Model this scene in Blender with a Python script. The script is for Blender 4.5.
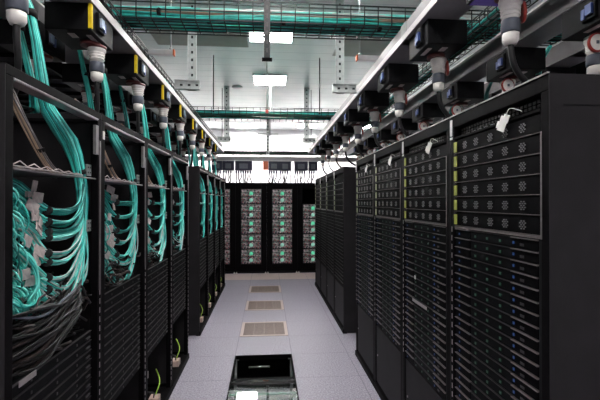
import bpy, math, random
from mathutils import Vector
random.seed(7)
S = bpy.context.scene
COL = S.collection
for o in list(bpy.data.objects): bpy.data.objects.remove(o)

# ------------------------------------------------------------------ camera, world, exposure
F = 410.0
YAW = math.atan(33 / F); PIT = math.atan(2 / F)
cam = bpy.data.cameras.new('camera'); co = bpy.data.objects.new('camera', cam); COL.objects.link(co)
cam.sensor_width = 36; cam.lens = F * 36 / 600
co.location = (0, 0, 1.63); co.rotation_euler = (math.pi / 2 + PIT, 0, -YAW)
cam.clip_start = 0.05
S.camera = co
S.view_settings.view_transform = 'Standard'; S.view_settings.look = 'None'
S.view_settings.gamma = 1; S.view_settings.use_curve_mapping = False
S.view_settings.exposure = 1.42
W = bpy.data.worlds.new('world'); S.world = W; W.use_nodes = True
W.node_tree.nodes['Background'].inputs[0].default_value = (.6, .62, .7, 1)
W.node_tree.nodes['Background'].inputs[1].default_value = 0.05
H = 3.75
LAMP_AISLE = 18.0      # strength of the aisle luminaires
LAMP_FRONT = 18.0      # luminaires over and behind the photographer
LAMP_BACK = 58.0       # luminaires behind the end row of racks

# ------------------------------------------------------------------ materials
def mat(name, col, rough=.5, metal=0., noise=.12, scale=40, emit=None, estr=0, spec=None):
    m = bpy.data.materials.new(name); m.use_nodes = True
    nt = m.node_tree; b = nt.nodes['Principled BSDF']
    b.inputs['Roughness'].default_value = rough; b.inputs['Metallic'].default_value = metal
    if spec is not None: b.inputs['Specular IOR Level'].default_value = spec
    tc = nt.nodes.new('ShaderNodeTexCoord'); n = nt.nodes.new('ShaderNodeTexNoise')
    n.inputs['Scale'].default_value = scale; n.inputs['Detail'].default_value = 3
    nt.links.new(tc.outputs['Object'], n.inputs['Vector'])
    r = nt.nodes.new('ShaderNodeValToRGB')
    r.color_ramp.elements[0].color = tuple(c * (1 - noise) for c in col) + (1,)
    r.color_ramp.elements[1].color = tuple(min(1, c * (1 + noise)) for c in col) + (1,)
    r.color_ramp.elements[0].position = .3; r.color_ramp.elements[1].position = .7
    nt.links.new(n.outputs['Fac'], r.inputs['Fac']); nt.links.new(r.outputs['Color'], b.inputs['Base Color'])
    if emit:
        b.inputs['Emission Color'].default_value = emit + (1,); b.inputs['Emission Strength'].default_value = estr
    return m

def grid_lines(nt, axes, width):
    """fac = 1 on thin joints; axes = [(component, offset, period)]"""
    tc = nt.nodes.new('ShaderNodeTexCoord'); sp = nt.nodes.new('ShaderNodeSeparateXYZ')
    nt.links.new(tc.outputs['Object'], sp.inputs[0]); last = None
    for c, off, per in axes:
        a = nt.nodes.new('ShaderNodeMath'); a.operation = 'SUBTRACT'; a.inputs[1].default_value = off - width / 2 - 100 * per
        nt.links.new(sp.outputs[c], a.inputs[0])
        d = nt.nodes.new('ShaderNodeMath'); d.operation = 'MODULO'; d.inputs[1].default_value = per
        nt.links.new(a.outputs[0], d.inputs[0])
        l = nt.nodes.new('ShaderNodeMath'); l.operation = 'LESS_THAN'; l.inputs[1].default_value = width
        nt.links.new(d.outputs[0], l.inputs[0])
        if last is None: last = l
        else:
            x = nt.nodes.new('ShaderNodeMath'); x.operation = 'MAXIMUM'
            nt.links.new(last.outputs[0], x.inputs[0]); nt.links.new(l.outputs[0], x.inputs[1]); last = x
    return last, tc

def tiled(name, c1, c2, joint, axes, width, rough, nscale, detail=6, metal=0):
    m = bpy.data.materials.new(name); m.use_nodes = True; nt = m.node_tree; b = nt.nodes['Principled BSDF']
    fac, tc = grid_lines(nt, axes, width)
    n = nt.nodes.new('ShaderNodeTexNoise'); n.inputs['Scale'].default_value = nscale; n.inputs['Detail'].default_value = detail
    nt.links.new(tc.outputs['Object'], n.inputs['Vector'])
    r = nt.nodes.new('ShaderNodeValToRGB'); r.color_ramp.elements[0].position = .36; r.color_ramp.elements[1].position = .64
    r.color_ramp.elements[0].color = c1 + (1,); r.color_ramp.elements[1].color = c2 + (1,)
    nt.links.new(n.outputs['Fac'], r.inputs['Fac'])
    mx = nt.nodes.new('ShaderNodeMix'); mx.data_type = 'RGBA'
    nt.links.new(fac.outputs[0], mx.inputs[0]); nt.links.new(r.outputs['Color'], mx.inputs[6])
    mx.inputs[7].default_value = joint + (1,)
    nt.links.new(mx.outputs[2], b.inputs['Base Color']); b.inputs['Roughness'].default_value = rough; b.inputs['Metallic'].default_value = metal
    return m

M = {
 'floor': tiled('speckled_floor_laminate', (.23, .21, .258), (.46, .435, .51), (.15, .14, .17), [('X', -.335, .6), ('Y', 4.4, .6)], .005, .5, 75),
 'ceil': tiled('ceiling_panels', (.80, .85, .83), (.86, .89, .87), (.50, .54, .53), [('Y', .1, .3)], .008, .44, 3, 2, .45),
 'wall': mat('white_wall_paint', (.80, .79, .80), .7, 0, .03, 6),
 'sidewall': mat('grey_wall_paint', (.75, .75, .76), .7, 0, .05, 6),
 'black': mat('black_powder_coat', (.0040, .0034, .0040), .6, 0, .25, 30, spec=.05),
 'panel': mat('charcoal_side_panel', (.022, .020, .022), .6, 0, .12, 8, spec=.12),
 'inside': mat('rack_interior_black', (.005, .005, .006), .7, 0, .2, 30, spec=.2),
 'plastic': mat('black_plastic', (.006, .006, .007), .55, 0, .2, 50, spec=.15),
 'server': mat('server_black', (.0024, .0022, .0028), .6, 0, .3, 60, spec=.05),
 'server_grey': mat('server_charcoal_mesh', (.0045, .0045, .0055), .6, 0, .5, 300, spec=.07),
 'post': mat('rack_post_bronze_grey', (.22, .195, .20), .35, .5, .15, 40),
 'silver': mat('brushed_silver', (.52, .47, .47), .35, .7, .1, 60),
 'lip': mat('silver_lip', (.25, .215, .215), .35, .5, .15, 60),
 'dimlip': mat('dark_lip', (.055, .05, .052), .4, .4, .15, 60),
 'galv': mat('galvanised_steel', (.47, .49, .48), .38, .45, .16, 25),
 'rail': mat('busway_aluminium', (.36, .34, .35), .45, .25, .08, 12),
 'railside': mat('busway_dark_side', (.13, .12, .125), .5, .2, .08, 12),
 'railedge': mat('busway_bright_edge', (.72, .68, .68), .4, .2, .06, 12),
 'white': mat('white_plastic', (.88, .83, .79), .35, 0, .06, 20),
 'collar': mat('slate_plastic', (.10, .11, .14), .35, 0, .1, 30),
 'red': mat('red_plastic', (.33, .035, .025), .35, 0, .12, 25),
 'reddark': mat('maroon_plastic', (.11, .022, .022), .4, 0, .15, 25),
 'orange': mat('orange_cap', (.75, .16, .06), .45, 0, .1, 25),
 'teal': mat('aqua_fibre_jacket', (.045, .54, .47), .38, 0, .28, 14),
 'tealdark': mat('deep_teal_fibre_jacket', (.02, .20, .175), .42, 0, .3, 14),
 'teallight': mat('pale_aqua_fibre_jacket', (.20, .82, .73), .35, 0, .2, 14),
 'green': mat('green_cable_jacket', (.03, .17, .09), .45, 0, .25, 14),
 'tan': mat('beige_cable_jacket', (.42, .29, .21), .45, 0, .15, 14),
 'whitecable': mat('pale_conduit', (.62, .64, .62), .45, 0, .1, 14),
 'blackcable': mat('black_cable_rubber', (.010, .009, .010), .38, 0, .3, 30),
 'browncable': mat('brown_black_cable', (.035, .024, .022), .45, 0, .4, 30),
 'wire': mat('black_tray_wire', (.012, .014, .014), .45, .2, .2, 30),
 'tie': mat('black_hook_and_loop', (.006, .006, .007), .8, 0, .2, 80),
 'paper': mat('white_paper_label', (.72, .70, .68), .6, 0, .05, 60),
 'tagpink': mat('pale_cable_tag', (.50, .43, .42), .55, 0, .2, 60),
 'lime': mat('lime_label', (.33, .36, .07), .5, 0, .12, 40),
 'limepale': mat('pale_lime_label', (.36, .40, .25), .5, 0, .12, 40),
 'yellow': mat('yellow_strip', (.85, .60, .02), .4, 0, .08, 30),
 'bluepl': mat('blue_plastic', (.03, .06, .22), .4, 0, .15, 30),
 'clear': mat('pale_blue_plastic', (.42, .50, .66), .2, 0, .15, 30),
 'grille': mat('fan_slot_grey', (.22, .215, .22), .4, .3, .15, 80),
 'grate': mat('brown_grate', (.27, .205, .18), .5, .2, .25, 120),
 'grateframe': mat('tan_grate_frame', (.52, .42, .37), .5, .1, .15, 120),
 'tantile': mat('tan_floor_tile', (.62, .50, .46), .45, 0, .12, 150),
 'beige': mat('beige_ceiling_board', (.36, .36, .31), .6, 0, .06, 6),
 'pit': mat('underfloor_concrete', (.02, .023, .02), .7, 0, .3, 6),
 'pipe': mat('underfloor_steel_pipe', (.45, .46, .44), .3, .7, .15, 12),
 'bluebox': mat('navy_box', (.014, .016, .045), .4, 0, .3, 14),
 'lampwhite': mat('luminaire_white_metal', (.8, .78, .78), .4, 0, .03, 10),
 'led_blue': mat('blue_led', (.01, .03, .10), .4, emit=(.12, .30, 1.), estr=.035),
 'led_green': mat('green_led', (.02, .05, .035), .4, emit=(.15, .6, .3), estr=.012),
 'led_glow': mat('green_status_light', (.1, .6, .35), .4, emit=(.16, .75, .46), estr=.20),
 'led_pale': mat('pale_status_light', (.3, .6, .5), .4, emit=(.32, .66, .52), estr=.15),
 'violet': mat('violet_glare', (.05, .03, .15), .25, emit=(.25, .18, .6), estr=.04),
 'earthwire': mat('green_yellow_wire', (.33, .55, .06), .4, 0, .2, 60),
 'socket': mat('pale_socket_block', (.62, .46, .40), .45, 0, .1, 60),
}
def emis(name, strength, col=(1, .985, .97)):
    m = bpy.data.materials.new(name); m.use_nodes = True; nt = m.node_tree; b = nt.nodes['Principled BSDF']
    b.inputs['Base Color'].default_value = (.8, .8, .8, 1)
    tc = nt.nodes.new('ShaderNodeTexCoord'); n = nt.nodes.new('ShaderNodeTexNoise'); n.inputs['Scale'].default_value = 3
    mr = nt.nodes.new('ShaderNodeMapRange'); mr.inputs[3].default_value = strength * .95; mr.inputs[4].default_value = strength * 1.05
    nt.links.new(tc.outputs['Object'], n.inputs['Vector']); nt.links.new(n.outputs['Fac'], mr.inputs[0])
    nt.links.new(mr.outputs[0], b.inputs['Emission Strength']); b.inputs['Emission Color'].default_value = col + (1,)
    return m
M['lamp'] = emis('lit_diffuser', LAMP_AISLE); M['lampfront'] = emis('lit_diffuser_front', LAMP_FRONT); M['lampback'] = emis('lit_diffuser_bright', LAMP_BACK)
# clear floor glass
g = bpy.data.materials.new('floor_glass'); g.use_nodes = True; b = g.node_tree.nodes['Principled BSDF']
b.inputs['Transmission Weight'].default_value = 1; b.inputs['Roughness'].default_value = .0; b.inputs['IOR'].default_value = 1.6
b.inputs['Base Color'].default_value = (.78, .9, .84, 1)
gn = g.node_tree.nodes.new('ShaderNodeTexNoise'); gn.inputs['Scale'].default_value = 30
gm = g.node_tree.nodes.new('ShaderNodeMapRange'); gm.inputs[3].default_value = 0.0; gm.inputs[4].default_value = .02
g.node_tree.links.new(gn.outputs['Fac'], gm.inputs[0]); g.node_tree.links.new(gm.outputs[0], b.inputs['Roughness'])
M['glass'] = g
# mottled front of the nodes in the end row
nm = bpy.data.materials.new('node_front_mottled'); nm.use_nodes = True; nt = nm.node_tree; b = nt.nodes['Principled BSDF']
tc = nt.nodes.new('ShaderNodeTexCoord'); v = nt.nodes.new('ShaderNodeTexVoronoi'); v.inputs['Scale'].default_value = 34
r = nt.nodes.new('ShaderNodeValToRGB'); cr = r.color_ramp; cr.interpolation = 'CONSTANT'
cols = [(.05, .04, .05), (.50, .40, .40), (.16, .14, .16), (.70, .60, .60), (.40, .12, .13), (.24, .33, .28), (.08, .06, .10), (.58, .50, .50)]
while len(cr.elements) < len(cols): cr.elements.new(.5)
for i, c in enumerate(cols): cr.elements[i].position = i / len(cols); cr.elements[i].color = c + (1,)
sp = nt.nodes.new('ShaderNodeSeparateColor')
nt.links.new(tc.outputs['Object'], v.inputs['Vector']); nt.links.new(v.outputs['Color'], sp.inputs[0]); nt.links.new(sp.outputs[0], r.inputs['Fac'])
nt.links.new(r.outputs['Color'], b.inputs['Base Color']); b.inputs['Roughness'].default_value = .4
M['mottled'] = nm

# ------------------------------------------------------------------ mesh helper
class MB:
    def __init__(s): s.v = []; s.f = []; s.m = []; s.mats = []; s.sm = []
    def mi(s, k):
        if k not in s.mats: s.mats.append(k)
        return s.mats.index(k)
    def box(s, x0, x1, y0, y1, z0, z1, k):
        if x0 > x1: x0, x1 = x1, x0
        if y0 > y1: y0, y1 = y1, y0
        if z0 > z1: z0, z1 = z1, z0
        n = len(s.v); i = s.mi(k)
        s.v += [(x0,y0,z0),(x1,y0,z0),(x1,y1,z0),(x0,y1,z0),(x0,y0,z1),(x1,y0,z1),(x1,y1,z1),(x0,y1,z1)]
        for f in ((0,3,2,1),(4,5,6,7),(0,1,5,4),(1,2,6,5),(2,3,7,6),(3,0,4,7)):
            s.f.append(tuple(n + a for a in f)); s.m.append(i); s.sm.append(False)
        return s
    def tube(s, pts, r, k, n=6, smooth=True, r1=None):
        pts = [Vector(p) for p in pts]; i = s.mi(k); base = len(s.v); N = len(pts); prev = None
        for j, p in enumerate(pts):
            t = (pts[min(j+1, N-1)] - pts[max(j-1, 0)])
            if t.length < 1e-9: t = Vector((0,0,1))
            t.normalize()
            if prev is None:
                up = Vector((0,0,1)) if abs(t.z) < .9 else Vector((1,0,0))
                a = t.cross(up).normalized()
            else:
                a = (prev - t * prev.dot(t))
                a = a.normalized() if a.length > 1e-6 else t.orthogonal().normalized()
            prev = a; b = t.cross(a)
            rr = r if r1 is None else r + (r1 - r) * j / (N - 1)
            for q in range(n):
                an = 2 * math.pi * (q + .5) / n
                s.v.append(tuple(p + a * math.cos(an) * rr + b * math.sin(an) * rr))
        for j in range(N - 1):
            for q in range(n):
                s.f.append((base+j*n+q, base+j*n+(q+1)%n, base+(j+1)*n+(q+1)%n, base+(j+1)*n+q)); s.m.append(i); s.sm.append(smooth and n > 4)
        s.f.append(tuple(base + q for q in reversed(range(n)))); s.m.append(i); s.sm.append(False)
        s.f.append(tuple(base + (N-1)*n + q for q in range(n))); s.m.append(i); s.sm.append(False)
        return s
    def lathe(s, prof, k, c=(0,0,0), axis=(0,0,1), n=20):
        """prof = [(radius, distance along axis)]"""
        i = s.mi(k); ax = Vector(axis).normalized(); a = ax.orthogonal().normalized(); b = ax.cross(a); base = len(s.v); c = Vector(c)
        for r, h in prof:
            for q in range(n):
                an = 2*math.pi*q/n
                s.v.append(tuple(c + ax*h + a*math.cos(an)*r + b*math.sin(an)*r))
        for j in range(len(prof)-1):
            for q in range(n):
                s.f.append((base+j*n+q, base+j*n+(q+1)%n, base+(j+1)*n+(q+1)%n, base+(j+1)*n+q)); s.m.append(i); s.sm.append(True)
        s.f.append(tuple(base+q for q in reversed(range(n)))); s.m.append(i); s.sm.append(False)
        L = base+(len(prof)-1)*n
        s.f.append(tuple(L+q for q in range(n))); s.m.append(i); s.sm.append(False)
        return s
    def build(s, name, parent=None, loc=(0,0,0), bevel=0):
        me = bpy.data.meshes.new(name); me.from_pydata(s.v, [], s.f)
        for k in s.mats: me.materials.append(M[k])
        me.polygons.foreach_set('material_index', s.m); me.polygons.foreach_set('use_smooth', s.sm); me.update()
        o = bpy.data.objects.new(name, me); o.location = loc; COL.objects.link(o)
        if parent: o.parent = parent
        if bevel:
            bm = o.modifiers.new('bevel', 'BEVEL'); bm.width = bevel; bm.segments = 2; bm.limit_method = 'ANGLE'
        return o
def tag(o, label, cat, group=None, kind=None):
    o['label'] = label; o['category'] = cat
    if group: o['group'] = group
    if kind: o['kind'] = kind
    return o
def struct(o): o['kind'] = 'structure'; return o
def empty(name, loc=(0,0,0)):
    o = bpy.data.objects.new(name, None); o.location = loc; o.empty_display_size = .05; COL.objects.link(o); return o
KIDS = {}
def kids(o): return [c for c in bpy.data.objects if c.parent == o]
def copy_tree(o, parent=None, cache=None):
    c = o.copy(); COL.objects.link(c); c.parent = parent
    for ch in (cache[o.name] if cache and o.name in cache else kids(o)): copy_tree(ch, c, cache)
    return c
def cache_of(o):
    d = {}
    def rec(a):
        d[a.name] = kids(a)
        for q in d[a.name]: rec(q)
    rec(o); return d
def curve_pts(ctrl, n=16):
    """Catmull-Rom through control points"""
    P = [Vector(p) for p in ctrl]; P = [P[0]*2-P[1]] + P + [P[-1]*2-P[-2]]; out = []
    seg = len(P) - 3; per = max(2, n // seg)
    for i in range(seg):
        a, b_, c, d = P[i:i+4]
        for j in range(per):
            t = j / per
            out.append(.5*((2*b_)+(c-a)*t+(2*a-5*b_+4*c-d)*t*t+(3*b_-a-3*c+d)*t**3))
    out.append(P[-2]); return out
ORD = ['first','second','third','fourth','fifth','sixth','seventh','eighth','ninth','tenth','eleventh','twelfth','thirteenth','fourteenth','fifteenth','sixteenth','seventeenth','eighteenth','nineteenth','twentieth','twenty-first','twenty-second']

# ------------------------------------------------------------------ room shell
PX0, PX1, PY0, PY1 = -.335, .265, 3.2, 4.4       # opening for the two glass floor tiles
XW = 4.4; YB = 12.0; YF = -3.0
fl = MB()
fl.box(-XW, XW, YF, PY0, -.04, 0, 'floor'); fl.box(-XW, XW, PY1, YB, -.04, 0, 'floor')
fl.box(-XW, PX0, PY0, PY1, -.04, 0, 'floor'); fl.box(PX1, XW, PY0, PY1, -.04, 0, 'floor')
struct(fl.build('floor'))
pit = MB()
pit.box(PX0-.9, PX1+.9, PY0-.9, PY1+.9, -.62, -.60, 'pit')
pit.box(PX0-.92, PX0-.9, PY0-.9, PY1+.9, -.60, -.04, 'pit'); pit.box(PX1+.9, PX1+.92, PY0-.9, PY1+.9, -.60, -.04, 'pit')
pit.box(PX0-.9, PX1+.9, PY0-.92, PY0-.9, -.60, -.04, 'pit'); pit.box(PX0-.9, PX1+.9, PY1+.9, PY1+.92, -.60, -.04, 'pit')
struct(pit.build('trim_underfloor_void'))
struct(MB().box(-XW, XW, YF, YB, H, H+.05, 'ceil').build('ceiling'))
struct(MB().box(-XW, XW, YB, YB+.08, 0, H, 'wall').build('wall_back'))
struct(MB().box(-XW, XW, YF-.08, YF, 0, H, 'sidewall').build('wall_front'))
struct(MB().box(-XW-.08, -XW, YF, YB, 0, H, 'sidewall').build('wall_left'))
struct(MB().box(XW, XW+.08, YF, YB, 0, H, 'sidewall').build('wall_right'))
# beige ceiling boards beside the first luminaire
for n_, (x0, x1, y0, y1) in enumerate([(-1.45, -.26, 4.75, 5.62), (.95, 1.62, 4.95, 5.85)]):
    o = MB().box(x0, x1, y0, y1, H-.012, H, 'beige').box(x0-.012, x1+.012, y0-.012, y1+.012, H-.006, H, 'galv').build('ceiling_board')
    tag(o, ['long beige ceiling board left of the nearer ceiling light', 'short beige ceiling board right of the nearer ceiling light'][n_], 'ceiling board', 'beige boards in the ceiling')

# luminaires
def luminaire(x, y, key, label, w=.58, d=.58):
    r = empty('ceiling_light', (x, y, H)); tag(r, label, 'ceiling light', 'square ceiling lights')
    f = MB(); t = .02
    f.box(-w/2, w/2, -d/2, -d/2+t, -.03, 0, 'lampwhite').box(-w/2, w/2, d/2-t, d/2, -.03, 0, 'lampwhite')
    f.box(-w/2, -w/2+t, -d/2+t, d/2-t, -.03, 0, 'lampwhite').box(w/2-t, w/2, -d/2+t, d/2-t, -.03, 0, 'lampwhite')
    f.build('frame', r)
    MB().box(-w/2+t, w/2-t, -d/2+t, d/2-t, -.008, 0, key).build('diffuser', r)
    l = MB()
    for i in (-1, 1): l.box(i*w/6-.006, i*w/6+.006, -d/2+t, d/2-t, -.027, -.010, 'lampwhite')
    for i in (-1, 0, 1): l.box(-w/2+t, w/2-t, i*d/4-.005, i*d/4+.005, -.026, -.010, 'lampwhite')
    l.build('louver', r)
luminaire(.05, 5.10, 'lamp', 'square white ceiling light just under the near mesh cable tray')
luminaire(.05, 7.08, 'lamp', 'square white ceiling light in mid ceiling above the centre aisle')
luminaire(-.55, 11.4, 'lampback', 'bright ceiling light beyond the end racks, left of centre')
for x, y, lb in ((1.1, 11.2, 'bright ceiling light beyond the end racks, right of centre'), (-2.4, 11.2, 'bright ceiling light far left beyond the end racks'), (2.8, 11.2, 'bright ceiling light far right beyond the end racks')):
    luminaire(x, y, 'lampback', lb)
for x, y, lb in ((.05, 3.4, 'square ceiling light above the glass floor tiles'), (.05, 1.6, 'square ceiling light above the nearest racks'), (.05, -.9, 'square ceiling light behind the photographer'), (2.2, -1.6, 'square ceiling light behind the photographer, right side'), (-2.2, -1.6, 'square ceiling light behind the photographer, left side'),):
    luminaire(x, y, 'lampfront', lb)

# floor grilles and glass
def floor_vent(y, label):
    r = empty('floor_vent', (-.035, y + .3, 0)); tag(r, label, 'floor vent', 'perforated vent tiles in the aisle floor')
    f = MB(); a = .294; b_ = .256
    f.box(-a, a, -a, -b_, .0005, .005, 'grateframe').box(-a, a, b_, a, .0005, .005, 'grateframe').box(-a, -b_, -b_, b_, .0005, .005, 'grateframe').box(b_, a, -b_, b_, .0005, .005, 'grateframe')
    f.build('frame', r)
    q = MB().box(-b_, b_, -b_, b_, .0005, .0015, 'pit')
    for i in range(14):
        yy = -b_ + 2*b_*(i+.5)/14
        q.box(-b_, b_, yy-.012, yy+.012, .0015, .004, 'grate')
    for i in range(1, 4):
        xx = -b_ + 2*b_*i/4; q.box(xx-.004, xx+.004, -b_, b_, .0015, .0042, 'grate')
    q.build('grille', r)
floor_vent(5.0, 'largest brown grille tile in aisle floor, nearest the glass tiles')
floor_vent(6.2, 'middle brown grille tile in the aisle floor')
floor_vent(7.4, 'farthest brown grille tile in the aisle floor')
for i in range(6):
    o = MB().box(-1.535+.6*i+.003, -.935+.6*i-.003, 8.65, 9.38, .0005, .004, 'tantile').build('tan_floor_tile')
    tag(o, f'pale tan floor tile at foot of the end racks, {ORD[i]} from left', 'floor tile', 'tan floor tiles along the end racks')
for y0, lb in ((3.2, 'dark glass floor tile mirroring the ceiling, nearest the photographer'),):
    r = empty('glass_floor_tile', (-.035, y0+.3, 0)); tag(r, lb, 'glass floor tile')
    MB().box(-.288, .288, -.288, .288, -.018, -.002, 'glass').build('pane', r)
    f = MB(); 
    f.box(-.299, .299, -.299, -.289, -.035, .001, 'black').box(-.299, .299, .289, .299, -.035, .001, 'black')
    f.box(-.299, -.289, -.289, .289, -.035, .001, 'black').box(.289, .299, -.289, .289, -.035, .001, 'black')
    f.build('frame', r)
r = empty('open_floor_hatch', (-.035, 4.1, 0)); tag(r, 'open black-edged floor hatch showing the dark space under the floor', 'floor hatch')  # dark glass tile built without its pane, so no bright wall reflects in it
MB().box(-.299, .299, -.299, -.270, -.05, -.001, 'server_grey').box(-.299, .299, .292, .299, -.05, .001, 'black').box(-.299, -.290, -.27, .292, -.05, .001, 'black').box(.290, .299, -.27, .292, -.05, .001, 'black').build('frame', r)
for i, (xa, xb, y, z, rr, k, lb) in enumerate([(-.19, .03, 4.33, -.10, .010, 'pipe', 'short silver pipe just under the far edge of the open hatch'), (-.9, .9, 4.30, -.26, .018, 'blackcable', 'black pipe crossing the dark space under the floor'), (-.9, .9, 3.95, -.22, .012, 'green', 'thin green pipe crossing under the open floor hatch')]):
    o = MB().tube([(xa, y, z), (xb, y, z)], rr, k, 12).build('underfloor_pipe'); tag(o, lb, 'pipe', 'pipes under the glass floor')
for i, (x, y) in enumerate([(-.335, 4.43), (.265, 4.43), (-.335, 3.17), (.265, 3.17)]):
    o = MB().tube([(x, y, -.60), (x, y, -.045)], .018, 'galv', 10).box(x-.05, x+.05, y-.05, y+.05, -.60, -.59, 'galv').box(x-.04, x+.04, y-.04, y+.04, -.05, -.04, 'galv').build('floor_pedestal')
    tag(o, 'steel floor pedestal under the %s %s corner of the glass opening' % (['far', 'far', 'near', 'near'][i], ['left', 'right'][i % 2]), 'floor pedestal', 'pedestals under the raised floor')

# ------------------------------------------------------------------ racks (aisle side plane at x = sgn*FX, running away along +y)
RW = .755; RH = 2.07; RD = 1.15
def rack_shell(sgn, FX, y0, label, left, name, detail, grp):
    """open-fronted rack cabinet; y0 near side"""
    r = empty('server_rack', (sgn*(FX+RD/2), y0+RW/2, 0)); tag(r, label, 'server rack', grp)
    ox, oy = sgn*(FX+RD/2), y0+RW/2
    def X(d): return sgn*(FX+d) - ox
    def Y(s): return y0+s-oy
    BT = .034 if left else .06
    fr = MB()
    e = .004
    fr.box(X(.0), X(.035), Y(e), Y(.045), .05, RH-BT, 'black').box(X(.0), X(.035), Y(RW-.045), Y(RW-e), .05, RH-BT, 'black')
    fr.box(X(RD-.05), X(RD-.01), Y(e), Y(.05), .05, RH-.06, 'black').box(X(RD-.05), X(RD-.01), Y(RW-.05), Y(RW-e), .05, RH-.06, 'black')
    fr.box(X(0), X(.05), Y(e), Y(RW-e), RH-BT, RH, 'black').box(X(RD-.06), X(RD-.01), Y(e), Y(RW-e), RH-.06, RH, 'black')
    for q_ in (.0045, RW-.0245): fr.box(X(.05), X(RD-.06), Y(q_), Y(q_+.02), RH-.05, RH-.03, 'black').box(X(.035), X(RD-.05), Y(q_), Y(q_+.02), .052, .075, 'black')
    fr.build('frame', r, bevel=.003 if detail else 0)
    MB().box(X(-.012), X(.04), Y(e), Y(RW-e), .0, .05, 'black').box(X(.04), X(RD-.01), Y(e), Y(RW-e), .01, .05, 'black').build('plinth', r)
    for s0, s1 in ((0.0, .004), (RW-.004, RW)):
        MB().box(X(.0), X(RD-.005), Y(s0), Y(s1), .01, RH-.005, 'panel').build('side_panel', r)
    MB().box(X(RD-.01), X(RD), Y(e), Y(RW-e), .05, RH-.01, 'inside').build('rear_panel', r)
    MB().box(X(.055), X(RD-.065), Y(.02), Y(RW-.02), RH-.022, RH-.012, 'inside').build('roof_panel', r) if not left else \
        MB().box(X(.40), X(RD-.065), Y(.02), Y(RW-.02), RH-.022, RH-.012, 'inside').build('roof_panel', r)
    # bright edge strips and slotted posts
    if left:
        MB().box(X(.0), X(.05), Y(.045), Y(RW-.045), RH-.045, RH-.0345, 'lip').box(X(-.003), X(.0), Y(.045), Y(RW-.045), RH-.041, RH-.036, 'silver').build('top_edge_line', r)
    else:
        MB().box(X(-.004), X(.004), Y(e), Y(RW-e), RH-.003, RH+.002, 'silver').build('top_edge_line', r)  # reflection along the roof edge, put in as a thin silver line
    return r, X, Y, ox, oy
def slots(r, X, Y, s, z0, z1, parent_name='slotted_strip', k='silver'):
    m = MB().box(X(-.002), X(.0), Y(s-.006), Y(s+.006), z0, z1, 'black')
    z = z0
    while z < z1:
        m.box(X(-.0035), X(-.002), Y(s-.0035), Y(s+.0035), z+.008, z+.034, k); z += .0445  # light shining through the post holes, put in as pale dashes
    m.build(parent_name, r)

# ---- right-hand: near prototypes of contents
FXR = .95; FXL = .82
def server_bits():
    d = {}
    return d
def right_server(loc, parts=True):
    """origin: far-bottom corner of the face; local -y runs toward the camera, +x into the rack"""
    w = .640; h = .0415
    if parts:
        r = empty('rack_server', loc)
        b_ = MB().box(.012, .60, -w, 0, 0, h, 'server')
        b_.box(.004, .012, -.150, -.002, .003, h-.005, 'server').box(.004, .012, -w+.002, -.480, .003, h-.005, 'server').box(.006, .012, -.477, -.153, .003, h-.005, 'server_grey')
        ch = b_.build('chassis', r)
        MB().box(.000, .012, -.150, -.002, h-.0035, h, 'lip').build('release_lip', r)
        MB().box(.003, .012, -.477, -.153, h-.003, h-.0005, 'dimlip').build('bezel_edge', r)
        MB().box(-.001, .012, -w+.002, -.480, h-.0035, h, 'lip').build('drive_lip', r)
        MB().box(.001, .004, -.500, -.491, .014, .024, 'led_blue').build('status_light', ch)
        MB().box(.001, .004, -.05, -.044, .014, .022, 'led_blue').build('status_light', ch)
        for s in (-.20, -.30, -.40): MB().box(.003, .006, s-.006, s+.006, .012, .022, 'led_green').build('indicator_light', ch)
        MB().box(.003, .006, -.560, -.535, .010, .020, 'dimlip').build('drive_badge', ch)
        return r
    m = MB().box(.012, .60, -w, 0, 0, h, 'server').box(.004, .012, -w+.002, -.002, .003, h-.004, 'server')
    m.box(.0, .012, -w+.002, -.480, h-.003, h, 'dimlip').box(.003, .012, -.477, -.002, h-.003, h, 'dimlip')
    return m.build('rack_server', None, loc)
def fan_module(loc, parts=True):
    h = .069; w = .654
    pet = []
    for (a, c) in ((-1,-2),(1,-2),(-1,2),(1,2),(-2,-1),(-2,1),(2,-1),(2,1),(-1,0),(1,0),(0,1.0),(0,-1.0)): pet.append((a*.0075, c*.0068))
    def glyph():
        q = MB()
        for a, c in pet: q.box(.0, .003, a*1.05-.0030, a*1.05+.0030, c*1.05-.0024, c*1.05+.0024, 'grille')
        return q
    if parts:
        r = empty('fan_module', loc)
        MB().box(.010, .60, -w, 0, 0, h, 'server').build('chassis', r)
        fp = MB().box(.0, .010, -w, -.001, .0, .0022, 'lip').box(.004, .010, -w+.004, -.004, .006, h-.004, 'server').build('faceplate', r)
        g0 = None
        for s in (-.100, -.205, -.325, -.435, -.548):
            if g0 is None: g0 = glyph().build('fan_grille', fp, (.001, s, .034))
            else:
                c = g0.copy(); COL.objects.link(c); c.location = (.001, s, .034)
        return r
    m = MB().box(.010, .60, -w, 0, 0, h, 'server').box(.0, .010, -w, -.001, .0, .003, 'dimlip')
    for s in (-.065, -.172, -.285, -.398, -.50): m.box(.006, .010, s-.014, s+.014, .02, .046, 'server_grey')
    return m.build('fan_module', None, loc)
srvP = fanP = srvQ = fanQ = None; srvC = fanC = None
RN = ['nearest right-hand rack', 'second right-hand rack', 'third right-hand rack', 'fourth right-hand rack', 'fifth right-hand rack past the gap', 'sixth right-hand rack', 'seventh right-hand rack', 'farthest right-hand rack']
right_y = [1.31 + RW*i for i in range(4)] + [5.02 + RW*i for i in range(4)]
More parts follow.
